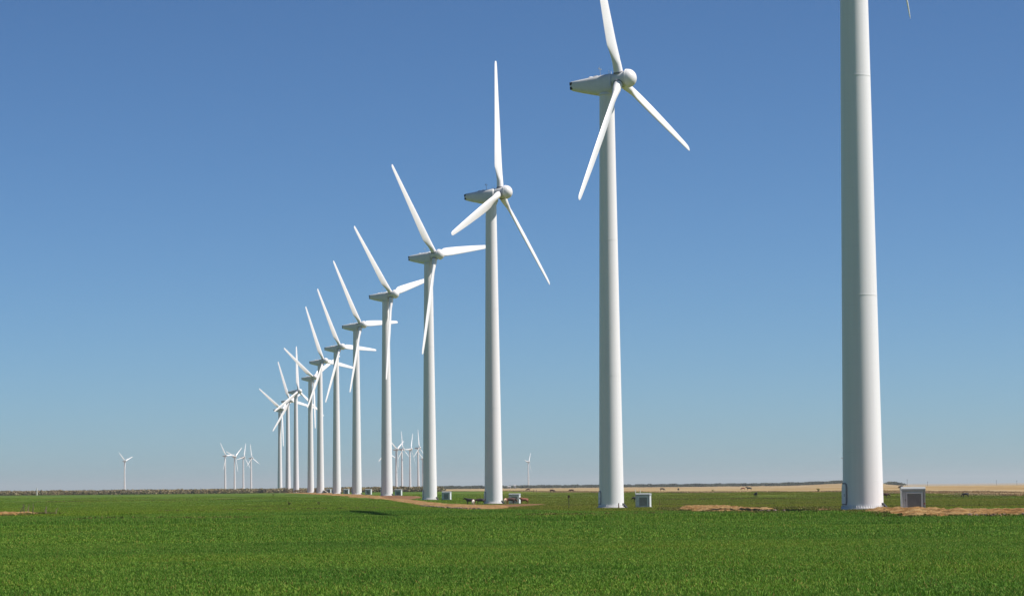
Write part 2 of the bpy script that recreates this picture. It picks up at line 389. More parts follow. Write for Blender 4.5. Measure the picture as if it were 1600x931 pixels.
# ------------------------------------------------------------------ wind turbines
HUB_Z, ROTOR_R, OVERHANG, TILT = 69.0, 30.9, 2.3, R(5)
TOWER_TOP = 66.75
def tower_r(z): return 2.0-.8*z/66.5
def rounded(hw, top, bot, n=28, p=3.2):
    cz, hz = (top+bot)/2, (top-bot)/2; r = []
    for i in range(n):
        a = 2*math.pi*(i+.5)/n; c, s = math.cos(a), math.sin(a)
        r.append((hw*math.copysign(abs(c)**(2/p), c), cz+hz*math.copysign(abs(s)**(2/p), s)))
    return r
def make_meshes():
    T = bpy.data.objects.new('turbine_source', None)       # parents the first of each part until the first turbine is placed
    parts = {}
    zs = [0.45, 21.3, 43.2, TOWER_TOP]
    secs = []
    for a, b in zip(zs, zs[1:]):
        bm = lathe(bmesh.new(), [(tower_r(z), z) for z in np.linspace(a, b, 9)], 64)
        secs.append(split_smooth(mesh_obj('tower_section', bm, M['tower'])))
    parts['sections'] = secs
    fl = []
    for z in zs[1:3]:
        r = tower_r(z)
        bm = lathe(bmesh.new(), [(r-.1, z-.06), (r+.012, z-.06), (r+.016, z-.01), (r+.006, z-.005), (r+.006, z+.005), (r+.016, z+.01), (r+.012, z+.06), (r-.1, z+.06)], 64)
        fl.append(split_smooth(mesh_obj('flange_ring', bm, M['tower'])))
    parts['flanges'] = fl
    bm = lathe(bmesh.new(), [(1.9, .2), (2.18, .2), (2.18, .32), (2.03, .33), (2.005, .448), (1.9, .448)], 64)
    parts['base_flange'] = split_smooth(mesh_obj('base_flange', bm, M['tower']))
    bm = bmesh.new()
    for i in range(56):
        a = 2*math.pi*i/56; cx, cy = 2.11*math.cos(a), 2.11*math.sin(a)
        m4 = Matrix.Translation((cx, cy, .45))
        bmesh.ops.create_cone(bm, cap_ends=True, segments=6, radius1=.05, radius2=.04, depth=.26, matrix=m4)
    parts['bolts'] = tag(mesh_obj('anchor_bolts', bm, M['bolt']), kind='stuff')
    bm = lathe(bmesh.new(), [(2.45, -1.6), (2.45, .1), (2.38, .19), (0.2, .2)], 48)
    parts['plinth'] = split_smooth(mesh_obj('concrete_plinth', bm, M['concrete']))
    # door on the left flank of the tower
    bm = bmesh.new()
    rings = []
    for z, hw in ((.75, .42), (1.0, .46), (2.3, .46), (2.55, .40), (2.68, .25)):
        rings.append([(-(tower_r(z)+.10), -hw, z), (-(tower_r(z)+.10), hw, z), (-(tower_r(z)-.25), hw, z), (-(tower_r(z)-.25), -hw, z)])
    loft(bm, rings); dr = mesh_obj('door', bm, M['tower'])
    bm = bmesh.new()
    ring2 = []
    for z, hw in ((.62, .48), (1.0, .55), (2.35, .55), (2.66, .47), (2.82, .28)):
        ring2.append([(-(tower_r(z)+.05), -hw, z), (-(tower_r(z)+.05), hw, z), (-(tower_r(z)-.3), hw, z), (-(tower_r(z)-.3), -hw, z)])
    loft(bm, ring2); df = mesh_obj('door_frame', bm, M['doorgrey']); df.parent = dr
    bm = bmesh.new(); tube(bm, [(-2.16, -.36, 1.45), (-2.16, -.36, 1.75)], [.02, .02], 6)
    dh = mesh_obj('door_handle', bm, M['dark']); dh.parent = dr
    dr.rotation_euler = (0, 0, R(16)); parts['door'] = dr
    # grey cable cover against the foot of the tower, right side
    bm = bmesh.new()
    rr = [[(1.7, -.35, .05), (2.62, -.35, .05), (2.62, -.35, .18), (1.85, -.35, .95)], [(1.7, .35, .05), (2.62, .35, .05), (2.62, .35, .18), (1.85, .35, .95)]]
    loft(bm, rr); cc = mesh_obj('cable_cover', bm, M['dark']); cc.rotation_euler = (0, 0, R(-22)); parts['cover'] = cc
    # nacelle, local X along the rotor axis (upwind), origin on the tower axis at hub height
    bm = bmesh.new()
    sec = [(-6.15, .86, -.5, .78), (-6.02, .93, -.6, .86), (-4.6, .98, -1.12, 1.12), (-3.0, 1.04, -1.62, 1.3), (-1.5, 1.1, -2.12, 1.42), (-.6, 1.13, -2.22, 1.45), (.85, 1.16, -2.18, 1.42), (1.08, 1.1, -2.05, 1.36), (1.16, 1.0, -1.9, 1.26)]
    loft(bm, [[(x, a, b) for a, b in rounded(hw, t, bt)] for x, t, bt, hw in sec])
    nac = split_smooth(mesh_obj('nacelle', bm, M['nacelle']), 40)
    for z0, z1 in ((.2, .74), (-.46, .02)):
        bm = bmesh.new(); box(bm, -6.19, -5.72, -.89, .89, z0, z1, .03)
        mesh_obj('rear_vent', bm, M['dark'], nac)
    bm = bmesh.new(); rs = []
    for x in (-3.05, -2.97):
        t, bt, hw = 1.04, -1.63, 1.3
        rs.append([(x, a*1.008, b*1.008) for a, b in rounded(hw, t, bt)])
    loft(bm, rs); mesh_obj('panel_joint', bm, M['nacelle'], nac)
    bm = bmesh.new(); bmesh.ops.create_uvsphere(bm, u_segments=16, v_segments=8, radius=.42, matrix=Matrix.Translation((-2.75, .1, 1.05)) @ Matrix.Diagonal((1.1, 1, .62, 1)))
    mesh_obj('roof_vent', bm, M['blade'], nac, True)
    bm = bmesh.new(); box(bm, -2.1, -1.45, -.35, .35, 1.02, 1.25, .05)
    mesh_obj('roof_hatch', bm, M['blade'], nac)
    bm = bmesh.new()
    tube(bm, [(-1.05, .2, 1.0), (-1.05, .2, 2.75)], [.05, .03], 8)
    tube(bm, [(-1.05, -.25, 2.2), (-1.05, .65, 2.2)], [.025, .025], 6)
    bmesh.ops.create_uvsphere(bm, u_segments=8, v_segments=6, radius=.1, matrix=Matrix.Translation((-1.05, -.25, 2.32)))
    bmesh.ops.create_uvsphere(bm, u_segments=8, v_segments=6, radius=.1, matrix=Matrix.Translation((-1.05, .65, 2.32)))
    mesh_obj('anemometer_mast', bm, M['steel'], nac)
    for s in (-.5, .5):
        bm = bmesh.new(); tube(bm, [(.75, s, 1.05), (.75, s, 1.7)], [.045, .03], 6)
        mesh_obj('warning_rod', bm, M['blade'], nac)
    # yaw ring
    bm = lathe(bmesh.new(), [(1.32, TOWER_TOP-.02), (1.38, TOWER_TOP), (1.38, TOWER_TOP+.25), (1.3, TOWER_TOP+.4)], 48)
    parts['yaw'] = split_smooth(mesh_obj('yaw_ring', bm, M['nacelle'])); parts['nacelle'] = nac
    # hub: drum then round nose; built about Z and turned onto X
    q = Matrix.Rotation(R(90), 4, 'Y')
    bm = lathe(bmesh.new(), [(.9, 1.16), (1.12, 1.22), (1.18, 1.7), (1.2, 2.6), (1.25, 3.62)], 40); bmesh.ops.transform(bm, matrix=q, verts=bm.verts)
    hub = split_smooth(mesh_obj('rotor_hub', bm, M['nacelle']))
    pr = [(1.40, 3.58), (1.53, 3.62), (1.54, 3.70), (1.49, 3.715)] + [(1.5*math.cos(a), 3.74+1.42*math.sin(a)) for a in np.linspace(.06, 1.5, 14)]
    bm = lathe(bmesh.new(), pr, 48); bmesh.ops.transform(bm, matrix=q, verts=bm.verts)
    split_smooth(mesh_obj('nose_cone', bm, M['hub'], hub), 60)
    parts['hub'] = hub
    # blade: span +Z, leading edge +Y, upwind +X
    st = [(.9, 1.5, 1.5, 0, 0), (1.6, 1.5, 1.5, 0, 0), (2.6, 1.52, 1.42, .06, 0), (3.8, 1.75, 1.15, .4, 15), (5.0, 2.12, .86, .8, 14), (5.9, 2.4, .70, 1, 13), (6.6, 2.44, .62, 1, 12),
          (8.5, 2.42, .56, 1, 10), (11, 2.32, .50, 1, 8), (14, 2.16, .44, 1, 6), (18, 1.92, .37, 1, 4), (22, 1.66, .31, 1, 2.5), (26, 1.36, .25, 1, 1.2), (28.8, 1.14, .20, 1, .5), (30.0, 1.0, .16, 1, 0), (30.5, .84, .12, 1, 0), (30.8, .56, .07, 1, 0), (30.92, .2, .02, 1, 0)]
    rings = []
    N = 26
    for r, ch, th, k, tw in st:
        ring = []
        for i in range(N):
            a = 2*math.pi*i/N; c, s = math.cos(a), math.sin(a)
            ex, ey = .5*ch*c, .5*th*s                                    # ellipse
            u = (1-c)/2                                                  # 0 at LE, 1 at TE
            ax = ch*(.32-u); tt = 2.6*(.2969*math.sqrt(u)-.126*u-.3516*u*u+.2843*u**3-.1015*u**4)/.26
            ay = .5*th*tt*.98*math.copysign(1, s)*(1 if s > 0 else .7) if abs(s) > 1e-6 else 0
            x, y = ey*(1-k)+ay*k, ex*(1-k)+ax*k
            tr = R(tw); ring.append((x*math.cos(tr)+y*math.sin(tr), -x*math.sin(tr)+y*math.cos(tr), r))
        rings.append(ring)
    bm = loft(bmesh.new(), rings)
    parts['blade'] = split_smooth(mesh_obj('blade', bm, M['blade']), 50)
    bm = lathe(bmesh.new(), [(.7, 1.0), (.83, 1.02), (.85, 1.22), (.83, 1.3), (.7, 1.31)], 32)
    split_smooth(mesh_obj('root_collar', bm, M['doorgrey'], parts['blade']))
    return parts
PARTS = make_meshes()
used = set()
def take(o, parent):
    """the source itself the first time, afterwards a copy of it and its sub-parts"""
    if o.name not in used:
        used.add(o.name); o.parent = parent; return o
    return link_copy(o, parent)
def turbine(x, y, yaw, phase, bpitch, label, group, full=True, dz=0):
    root = empty('wind_turbine', (x, y, gz(x, y)+dz), label, 'wind turbine', group)
    for s in PARTS['sections']: take(s, root)
    if full:
        for s in PARTS['flanges']: take(s, root)
        for k in ('base_flange', 'bolts', 'plinth', 'door', 'cover', 'yaw'): take(PARTS[k], root)
    yw = R(yaw)
    ax = Vector((math.cos(yw)*math.cos(TILT), -math.sin(yw)*math.cos(TILT), math.sin(TILT)))
    sd_ = Vector((math.sin(yw), math.cos(yw), 0)); up = ax.cross(sd_)
    B = Matrix((ax, sd_, up)).transposed().to_4x4()
    B0 = Matrix.Translation((0, 0, HUB_Z)) @ B
    nac = take(PARTS['nacelle'], root); nac.matrix_local = B0
    hub = take(PARTS['hub'], root); hub.matrix_local = B0
    for k in range(3):
        bl = take(PARTS['blade'], root)
        bl.matrix_local = B0 @ Matrix.Translation((OVERHANG, 0, 0)) @ Matrix.Rotation(-R(phase)-k*2*math.pi/3, 4, 'X') @ Matrix.Rotation(-R(bpitch), 4, 'Z')
    return root
ROW = 'wind turbines receding in one long row'
row = [
 (34.5, 268.0, 12.5, 1.0, 4, 'giant white turbine tower cut off by the top edge beside the largest cabinet'),
 (15.7, 436.0, 24.4, 105.6, 4, 'tall white wind turbine whose top blade is cut off by the top edge'),
 (-4.5, 602.0, 23.3, 8.1, 4, 'white wind turbine with cattle at its foot and one blade pointing straight up'),
 (-23.7, 766.5, 29.9, 81.6, 4, 'white wind turbine whose level right blade ends behind the tower with cattle'),
 (-43.6, 931.6, 27.5, 75.9, 4, 'white wind turbine by a reddish soil patch, right blade slanting up behind the next tower'),
 (-64.0, 1106.0, 27.4, 85.2, 4, 'white wind turbine between two small cabinets, level blade crossing behind the next tower'),
 (-83.5, 1279.5, 30.6, 90.8, 4, 'white wind turbine just left of a small cabinet, right blade dipping slightly below level'),
 (-101.3, 1421.0, 30.5, 96.1, 4, 'white wind turbine with dark steel steps at its foot, far down the row'),
 (-122.0, 1629.6, 34.4, 63.3, 4, 'white wind turbine with one blade leaning far left and one hanging straight down'),
 (-148.2, 1846.9, 34.3, 2.7, 4, 'white wind turbine with an upright blade, third from the far end of the row'),
 (-169.6, 2038.0, 40.0, 101.5, 4, 'white wind turbine second from the far left end of the long row'),
 (-193.6, 2245.6, 36.9, 62.5, 4, 'farthest white wind turbine, the left end of the long receding row'),
]
for a in row: turbine(*a, ROW)
FAR = 'distant wind turbines on the horizon'
far = [
 (-894, 6230, 28, 71.1, 'tiny lone wind turbine far off on the left horizon'),
 (-575, 5405, 27.7, 86.2, 'leftmost of the cluster of four tiny turbines left of the long row'),
 (-577, 5606, 32.9, 51.1, 'tiny turbine with a blade up to the right, second in the cluster of four'),
 (-563, 5647, 27.0, 19.7, 'tiny turbine with a nearly upright blade, third in the cluster of four'),
 (-566, 5847, 26, 114.5, 'rightmost of the cluster of four tiny turbines left of the long row'),
 (-237, 5000, 35.3, 113.2, 'far turbine mostly hidden by the tower on reddish soil, blade tips showing'),
 (-204, 4714, 25, 62.0, 'leftmost fully seen turbine of the far group, blade up to the right'),
 (-193, 4688, 19.6, 117.8, 'far turbine directly above a small grey cabinet, upright blade leaning slightly left'),
 (-179, 4688, 18.7, 28.1, 'far turbine with a level blade to its left, in the middle of the far group'),
 (-160, 4552, 20.3, 1.6, 'tallest turbine of the far group between two big towers'),
 (-213, 6350, 22, 60.0, 'lowest turbine of the far group, half hidden by a big tower edge'),
 (40, 7356, 22, 37.2, 'tiny lone far turbine right of the tower with cattle at its foot'),
 (900, 7400, 16, 10.0, 'far turbine hidden behind the giant tower, only a blade tip showing at its left'),
]
for x, y, yw, ph, lb in far: turbine(x, y, yw, ph, 6, lb, FAR, False)

# ------------------------------------------------------------------ transformer cabinets
def cab_parts():
    P = {}
    bm = bmesh.new(); box(bm, -1.28, 1.28, -.98, 1.0, -.5, .12, .03); P['pad'] = mesh_obj('concrete_pad', bm, M['concrete'])
    bm = bmesh.new(); box(bm, -1.14, 1.14, -.72, .85, .12, 2.02, .03); P['body'] = mesh_obj('cabinet_body', bm, M['cab'])
    bm = bmesh.new()
    loft(bm, [[(x, -1.0, 1.98), (x, -1.0, 2.16), (x, -.78, 2.36), (x, .9, 2.30), (x, .9, 1.98)] for x in (-1.2, 1.2)])
    bmesh.ops.bevel(bm, geom=bm.edges[:], offset=.02, segments=2, affect='EDGES')
    P['roof'] = mesh_obj('roof_hood', bm, M['cabroof'])
    bm = bmesh.new(); box(bm, -1.17, -1.04, -.97, -.66, .12, 1.98, .015); P['lp'] = mesh_obj('side_wall', bm, M['cab'])
    bm = bmesh.new(); box(bm, 1.04, 1.17, -.97, -.66, .12, 1.98, .015); P['rp'] = mesh_obj('side_wall', bm, M['cabroof'])
    bm = bmesh.new(); box(bm, -1.0, -.76, -.86, -.70, .2, 1.86, .015); P['door'] = mesh_obj('door', bm, M['cab'])
    bm = bmesh.new(); tube(bm, [(-.80, -.885, .95), (-.80, -.885, 1.15)], [.018, .018], 6); mesh_obj('door_handle', bm, M['dark'], P['door'])
    bm = bmesh.new()
    for a in ((-.70, -.60, .14, 1.80), (.76, .94, .14, 1.80)): box(bm, a[0], a[1], -.90, -.70, a[2], a[3], .01)
    box(bm, -.598, .758, -.90, -.70, 1.68, 1.80, .01); box(bm, -.598, .758, -.90, -.70, .14, .22, .01)
    P['frame'] = mesh_obj('radiator_frame', bm, M['cabframe'])
    bm = bmesh.new(); box(bm, -.59, .75, -.77, -.70, .23, 1.67); P['rad'] = mesh_obj('radiator', bm, M['fin'])
    fins = bmesh.new()
    for i in range(16):
        x = -.55+i*.083; box(fins, x, x+.02, -.872, -.772, .25, 1.65)
    tag(mesh_obj('radiator_fins', fins, M['fin'], P['rad']), kind='stuff')
    bm = bmesh.new(); box(bm, 1.02, 1.13, -.985, -.972, .62, .76); P['plate'] = mesh_obj('warning_plate', bm, M['red'])
    return P
CP = cab_parts()
CG = 'transformer cabinets beside the towers'
for x, y, rz, lb in [
 (39.43, 268.2, -4, 'largest grey metal transformer cabinet with dark radiator panel beside the giant tower'),
 (21.42, 448.0, -13, 'grey metal transformer cabinet with a black cow half hidden at its left side'),
 (0.22, 613.0, -14, 'grey metal transformer cabinet with red cattle standing before and beside it'),
 (-18.9, 763.85, -14, 'small grey transformer cabinet alone in grass right of the tower with the level blade'),
 (-41.3, 972.0, -14, 'small grey transformer cabinet standing below the far group of turbines'),
 (-59.2, 1106.0, -14, 'small pale transformer cabinet just right of a tower, near the reddish soil patch'),
 (-78.9, 1279.0, -14, 'tiny pale transformer cabinet wedged between two neighbouring towers of the row'),
 (-102.6, 1505.0, -14, 'tiny tan looking transformer cabinet beside dark steel steps far down the row')]:
    r = empty('transformer_cabinet', (x, y, gz(x, y)), lb, 'transformer cabinet', CG, R(rz))
    for k in CP: take(CP[k], r)

# steel steps by the eighth tower
r = empty('steel_steps', (-99.6, 1419.0, gz(-99.6, 1419)), 'dark steel steps with a pale sloping rail at a tower foot', 'steps', None, R(20))
for i in range(4):
    bm = bmesh.new(); box(bm, i*.45, i*.45+.44, -.5, .5, 0, 1.45-i*.36); mesh_obj('step', bm, M['dark'], r)
for s in (-.55, .55):
    bm = bmesh.new(); tube(bm, [(0, s, 1.9), (2.6, s, .15)], [.08, .08], 6); mesh_obj('handrail', bm, M['whitepost'], r)

# ------------------------------------------------------------------ cattle
def cow_mesh(head='up', seed=0):
    V, E, Rr = [], [], []
    def v(p, r, link=None):
        V.append(p); Rr.append(r if isinstance(r, tuple) else (r, r))
        if link is not None: E.append((link, len(V)-1))
        return len(V)-1
    a = v((-.72, 0, 1.06), (.27, .27)); b = v((-.3, 0, 1.0), (.34, .34), a); c = v((.2, 0, .98), (.36, .36), b); d = v((.55, 0, 1.03), (.30, .33), c)
    if head == 'up':
        n1 = v((.86, 0, 1.2), (.18, .21), d); n2 = v((1.1, 0, 1.34), (.15, .16), n1); h = v((1.28, 0, 1.27), (.13, .13), n2); mz = v((1.52, 0, 1.08), (.08, .085), h)
        ear = n2
    elif head == 'low':
        n1 = v((.88, 0, 1.02), (.18, .21), d); n2 = v((1.12, 0, .88), (.15, .16), n1); h = v((1.24, 0, .72), (.13, .13), n2); mz = v((1.34, 0, .46), (.08, .085), h)
        ear = n2
    else:
        n1 = v((.86, 0, .88), (.18, .2), d); n2 = v((1.06, 0, .55), (.15, .15), n1); h = v((1.14, 0, .38), (.13, .13), n2); mz = v((1.24, 0, .14), (.08, .085), h)
        ear = n2
    for s in (-1, 1):
        p = V[ear]; v((p[0]-.02, s*.26, p[2]+.07), (.04, .03), ear)
        f1 = v((.55, s*.19, .68), (.13, .11), d); f2 = v((.58, s*.19, .40), (.065, .065), f1); f3 = v((.56, s*.19, .12), (.05, .05), f2); v((.58, s*.19, .0), (.06, .06), f3)
        h1 = v((-.72, s*.2, .78), (.18, .13), a); h2 = v((-.62, s*.22, .6), (.11, .10), h1); h3 = v((-.86, s*.2, .42), (.06, .055), h2); h4 = v((-.78, s*.2, .12), (.05, .05), h3); v((-.76, s*.2, 0), (.06, .06), h4)
    t1 = v((-1.02, 0, 1.12), (.045, .045), a); t2 = v((-1.08, 0, .7), (.03, .03), t1); v((-1.07, 0, .42), (.05, .05), t2)
    me = bpy.data.meshes.new('cow'); me.from_pydata(V, E, [])
    o = bpy.data.objects.new('cow_skin', me); C.objects.link(o)
    sk = o.modifiers.new('skin', 'SKIN'); sk.use_smooth_shade = True
    for i, r_ in enumerate(Rr): me.skin_vertices[0].data[i].radius = r_
    me.skin_vertices[0].data[0].use_root = True
    sb = o.modifiers.new('sub', 'SUBSURF'); sb.levels = 1; sb.render_levels = 1
    dg = bpy.context.evaluated_depsgraph_get()
    m2 = bpy.data.meshes.new_from_object(o.evaluated_get(dg))
    bpy.data.objects.remove(o)
    return m2, V[h], V[mz]
COWM = {k: cow_mesh(k) for k in ('up', 'low', 'down')}
def cow_mat():
    m, n, l, b = mat('cow_hide')
    at = n.new('ShaderNodeAttribute'); at.attribute_name = 'Col'
    f = noise(n, l, 9.0, n.new('ShaderNodeTexCoord').outputs['Object'], 5)
    l.new(mixc(n, l, 1.0, at.outputs['Color'], ramp(n, l, f, [(.3, (.8, .8, .8)), (.7, (1.15, 1.12, 1.1))]), 'MULTIPLY'), b.inputs['Base Color'])
    b.inputs['Roughness'].default_value = .75
    return m
M['cow'] = cow_mat()
BLACK, RED, DRED, CREAM, WHITE, TAN = (.012, .011, .011), (.20, .055, .022), (.065, .022, .014), (.55, .42, .28), (.72, .68, .62), (.42, .27, .16)
def cow(x, y, heading, head, body, face, chest, scale, label, group='cattle grazing the wheat'):
    src, hp, mz = COWM[head]
    me = src.copy(); me.materials.clear(); me.materials.append(M['cow'])
    n = len(me.vertices); co = np.zeros(n*3); me.vertices.foreach_get('co', co); co = co.reshape(-1, 3)
    col = np.tile(np.array(body), (n, 1))
    hp = np.array(hp); mz = np.array(mz)
    dh = np.minimum(np.linalg.norm(co-hp, axis=1), np.linalg.norm(co-mz, axis=1))
    if face: col[dh < .23] = face
    if chest: col[(co[:, 0] > .45) & (co[:, 2] < 1.0+.2*np.sin(co[:, 1]*9)) & (dh > .2)] = chest
    at = me.color_attributes.new('Col', 'FLOAT_COLOR', 'POINT')
    at.data.foreach_set('color', np.concatenate([col, np.ones((n, 1))], 1).ravel().astype(np.float32))
    o = bpy.data.objects.new('cow', me); C.objects.link(o)
    o.location = (x, y, gz(x, y)+.02); o.rotation_euler = (0, 0, R(heading)); o.scale = (scale*1.08,)*3
    return tag(o, label, 'cow', group)
cow(-9.45, 586.0, 172, 'up', BLACK, None, None, .95, 'black cow facing left, leftmost of the cattle at the white tower foot')
cow(-8.62, 575.4, 262, 'low', TAN, WHITE, WHITE, .84, 'white faced tan calf facing the camera between two black cows')
cow(-7.2, 585.9, 178, 'low', BLACK, None, DRED, .96, 'black cow partly behind the calf, its rump touching the white tower')
cow(-1.82, 594.0, 255, 'low', RED, CREAM, CREAM, .95, 'cream fronted reddish cow facing the camera right beside the white tower')
cow(-0.69, 596.5, 8, 'low', DRED, RED, None, .98, 'dark red cow facing right in front of the cabinet with cattle', )
cow(2.27, 598.0, 200, 'up', RED, WHITE, None, .92, 'bright red cow with a white face just right of the cabinet')
cow(28.9, 638.1, 200, 'low', BLACK, None, None, .9, 'black cow half hidden behind the left side of a grey cabinet')
cow(66.25, 743.2, 280, 'up', BLACK, None, None, .95, 'black cow seen end on, alone in the middle of the right hand green field')
cow(112.73, 677.2, 185, 'down', BLACK, None, None, .8, 'black cow grazing in the green field near the right edge')
cow(91.3, 668.4, 350, 'low', DRED, None, None, 1.0, 'dark brown cow peeking out right of the giant tower')
cow(184.56, 1293.4, 185, 'down', BLACK, None, None, 1.0, 'black cow on the dry slope just left above the largest cabinet')
cow(7.53, 1436.6, 175, 'down', DRED, None, None, 1.0, 'tiny brown cow on tan pasture below the lone far turbine')
cow(16.16, 1137.6, 10, 'down', DRED, None, None, 1.0, 'brown cow on the tan grass edge left above the red topped post')
cow(25.48, 1196.9, 175, 'low', DRED, None, None, .95, 'dark red cow on tan pasture straight above the red topped post')
cow(71.04, 1296.5, 5, 'down', BLACK, None, None, 1.0, 'larger of two black cows on tan pasture right of the second tower')
cow(78.86, 1299.3, 100, 'down', BLACK, None, None, .9, 'small end on black cow, right of the two on tan pasture past the second tower')
cow(112.3, 1328.8, 185, 'down', RED, None, None, .9, 'reddish cow left of a black one on tan pasture near the lone field cow')
cow(104.3, 1202.1, 178, 'up', BLACK, None, None, 1.05, 'black cow close beside a reddish one on distant tan pasture')

# ------------------------------------------------------------------ posts and poles
def post(name, x, y, h, r_, m, label, cat, group=None, top=None, lean=(0, 0)):
    root = empty(name, (x, y, gz(x, y)), label, cat, group)
    bm = bmesh.new(); tube(bm, [(0, 0, -.3), (lean[0]*.5, lean[1]*.5, h*.5), (lean[0], lean[1], h)], [r_, r_*.95, r_*.85], 8)
    mesh_obj('shaft', bm, m, root)
    if top:
        bm = bmesh.new(); box(bm, lean[0]-.17, lean[0]+.17, -.06, .06, h-.02, h+.36, .03); mesh_obj('marker_plate', bm, top, root)
    return root
post('marker_post', 8.86, 437.1, 1.75, .055, M['darkstalk'], 'thin dark marker post with a red plate on top standing in wheat', 'post', None, M['rust'])
post('marker_post', 16.42, 425.0, .85, .09, M['rust'], 'short brown post right in front of the tower whose top blade is cut off', 'post')
post('marker_post', 25.98, 483.1, 1.15, .05, M['rust'], 'thin brown stake in the grass right of a grey cabinet', 'post')
post('marker_post', 33.1, 270.0, 1.15, .035, M['whitepost'], 'slim pale stake standing just left of the giant tower', 'post')
for dx, lb in ((0, 'left'), (1.6, 'right')):
    post('marker_post', 40.6+dx, 906.0, 1.6, .13, M['whitepost'], lb+' one of two pale posts behind the cabinet near a black cow', 'post', 'pair of pale posts behind a cabinet')
for dx, lb in ((0, 'left'), (1.1, 'right')):
    post('fence_post', 8.6+dx, 1161.0, 1.4, .1, M['wood'], lb+' one of two short dark posts on the tan pasture', 'post', 'pair of dark posts on the pasture')
post('marker_post', -316.5, 1800.0, 5.0, .35, M['whitepost'], 'pale slender pole rising before the brush near the left edge', 'pole')
def pole(x, y, h, label):
    root = empty('utility_pole', (x, y, gz(x, y)), label, 'utility pole', 'utility poles along the right horizon')
    bm = bmesh.new(); tube(bm, [(0, 0, -.5), (0, 0, h)], [.24, .17], 8); mesh_obj('pole', bm, M['wood'], root)
    bm = bmesh.new(); box(bm, -1.3, 1.3, -.08, .08, h-.9, h-.68); mesh_obj('crossarm', bm, M['wood'], root)
    return root
for t, y, h, lb in ((.1855, 4200, 9.0, 'rightmost dark utility pole on the horizon at the right edge'), (.178, 4100, 9.6, 'dark utility pole on the right horizon, second from the right edge'),
                    (.1451, 3900, 9.6, 'faint utility pole rising left behind the largest cabinet roof'), (.1526, 4200, 8.6, 'faint utility pole rising right behind the largest cabinet roof')):
    pole(t*y, y, h, lb)
# dead stalks in the dry clearing at the left edge
for i, (x, y, h, lx, m) in enumerate([(-70.6, 387, 1.5, .9, 'darkstalk'), (-70.2, 391.9, 1.1, .1, 'straw'), (-68.81, 381.3, 1.6, -.15, 'darkstalk'), (-68.0, 379.7, 1.5, .12, 'straw'), (-67.2, 379., 1.7, .05, 'darkstalk'), (-66.2, 383., 1.1, .2, 'straw'), (-65.3, 379, 1.2, -.1, 'straw'), (-64.2, 380, .95, .3, 'straw')]):
    bm = bmesh.new(); z = gz(x, y)
    tube(bm, [(0, 0, -.1), (lx*.4, 0, h*.5), (lx, .05, h)], [.06, .045, .02], 6)
    for k in range(4):
        t = .35+.15*k; sx = random.choice((-1, 1))*random.uniform(.12, .3)
        tube(bm, [(lx*t, 0, h*t), (lx*t+sx, random.uniform(-.1, .1), h*t+.22)], [.025, .008], 5)
    lbs = ['leaning dark dead stalk, leftmost in the dry clearing at the left edge', 'straw coloured short stalk between the leaning stalk and the tall dark one', 'tall dark stalk second of the dark ones, leaning slightly left',
           'straw coloured tall stalk just right of a dark one in the clearing', 'tallest dark stalk in the dry clearing at the left edge', 'short straw stalk right after the tallest dark stalk', 'straw stalk second from the right end of the clearing', 'short leaning straw stalk at the right end of the clearing']
    o = mesh_obj('dead_stalk', bm, M[m]); o.location = (x, y, z)
    tag(o, lbs[i], 'dead weed', 'dead stalks in the dry clearing')
# far white buildings in the tree line
def shed(x, y, w_, d_, h_, label):
    root = empty('farm_building', (x, y, gz(x, y)), label, 'building')
    bm = bmesh.new(); box(bm, -w_/2, w_/2, -d_/2, d_/2, -.5, h_); mesh_obj('wall', bm, M['whitewash'], root)
    bm = bmesh.new(); loft(bm, [[(x_, -d_/2-.4, h_), (x_, 0, h_+h_*.45), (x_, d_/2+.4, h_)] for x_ in (-w_/2-.4, w_/2+.4)]); mesh_obj('roof', bm, M['roofgrey'], root)
    bm = bmesh.new(); box(bm, -.8, .8, -d_/2-.05, -d_/2+.1, 0, 2.2); mesh_obj('door', bm, M['dark'], root)
shed(-7, 4150, 4.5, 6, 3.0, 'tiny white farm building left of the lone far turbine in the tree line')
shed(1.8, 4150, 3.0, 4, 4.2, 'narrow white shed right of the other tiny farm building in the tree line')

# ------------------------------------------------------------------ plants as geometry: tiles of blades set on points
def tile(name, n, size, hmin, hmax, wmin, wmax, m, segs=2, lean=.5, dry=.03, clump=None):
    V, Fc, K = [], [], []
    if clump: cen = rng.uniform(-size/2, size/2, (clump, 2))
    for i in range(n):
        if clump:
            c = cen[rng.integers(clump)]; x, y = c+rng.normal(0, size*.035, 2)
        else: x, y = rng.uniform(-size/2, size/2, 2)
        h = rng.uniform(hmin, hmax); wd = rng.uniform(wmin, wmax)/2; a = rng.uniform(0, 2*math.pi); la = rng.uniform(0, 2*math.pi); ln = rng.uniform(.1, lean)*h
        dx, dy = math.cos(a)*wd, math.sin(a)*wd; lx, ly = math.cos(la)*ln, math.sin(la)*ln
        b = len(V); k = 1.0 if rng.random() < dry else rng.uniform(0, .95)
        V += [(x-dx, y-dy, -.03), (x+dx, y+dy, -.03), (x+dx*.8+lx*.3, y+dy*.8+ly*.3, h*.6), (x-dx*.8+lx*.3, y-dy*.8+ly*.3, h*.6), (x+lx, y+ly, h*rng.uniform(.8, 1))]
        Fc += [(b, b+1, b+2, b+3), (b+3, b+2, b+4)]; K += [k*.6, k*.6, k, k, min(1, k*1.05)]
    me = bpy.data.meshes.new(name); me.from_pydata(V, [], Fc); me.materials.append(m)
    at = me.color_attributes.new('Col', 'FLOAT_COLOR', 'POINT')
    kk = np.array(K); at.data.foreach_set('color', np.stack([kk, kk, kk, np.ones_like(kk)], -1).ravel().astype(np.float32))
    return me
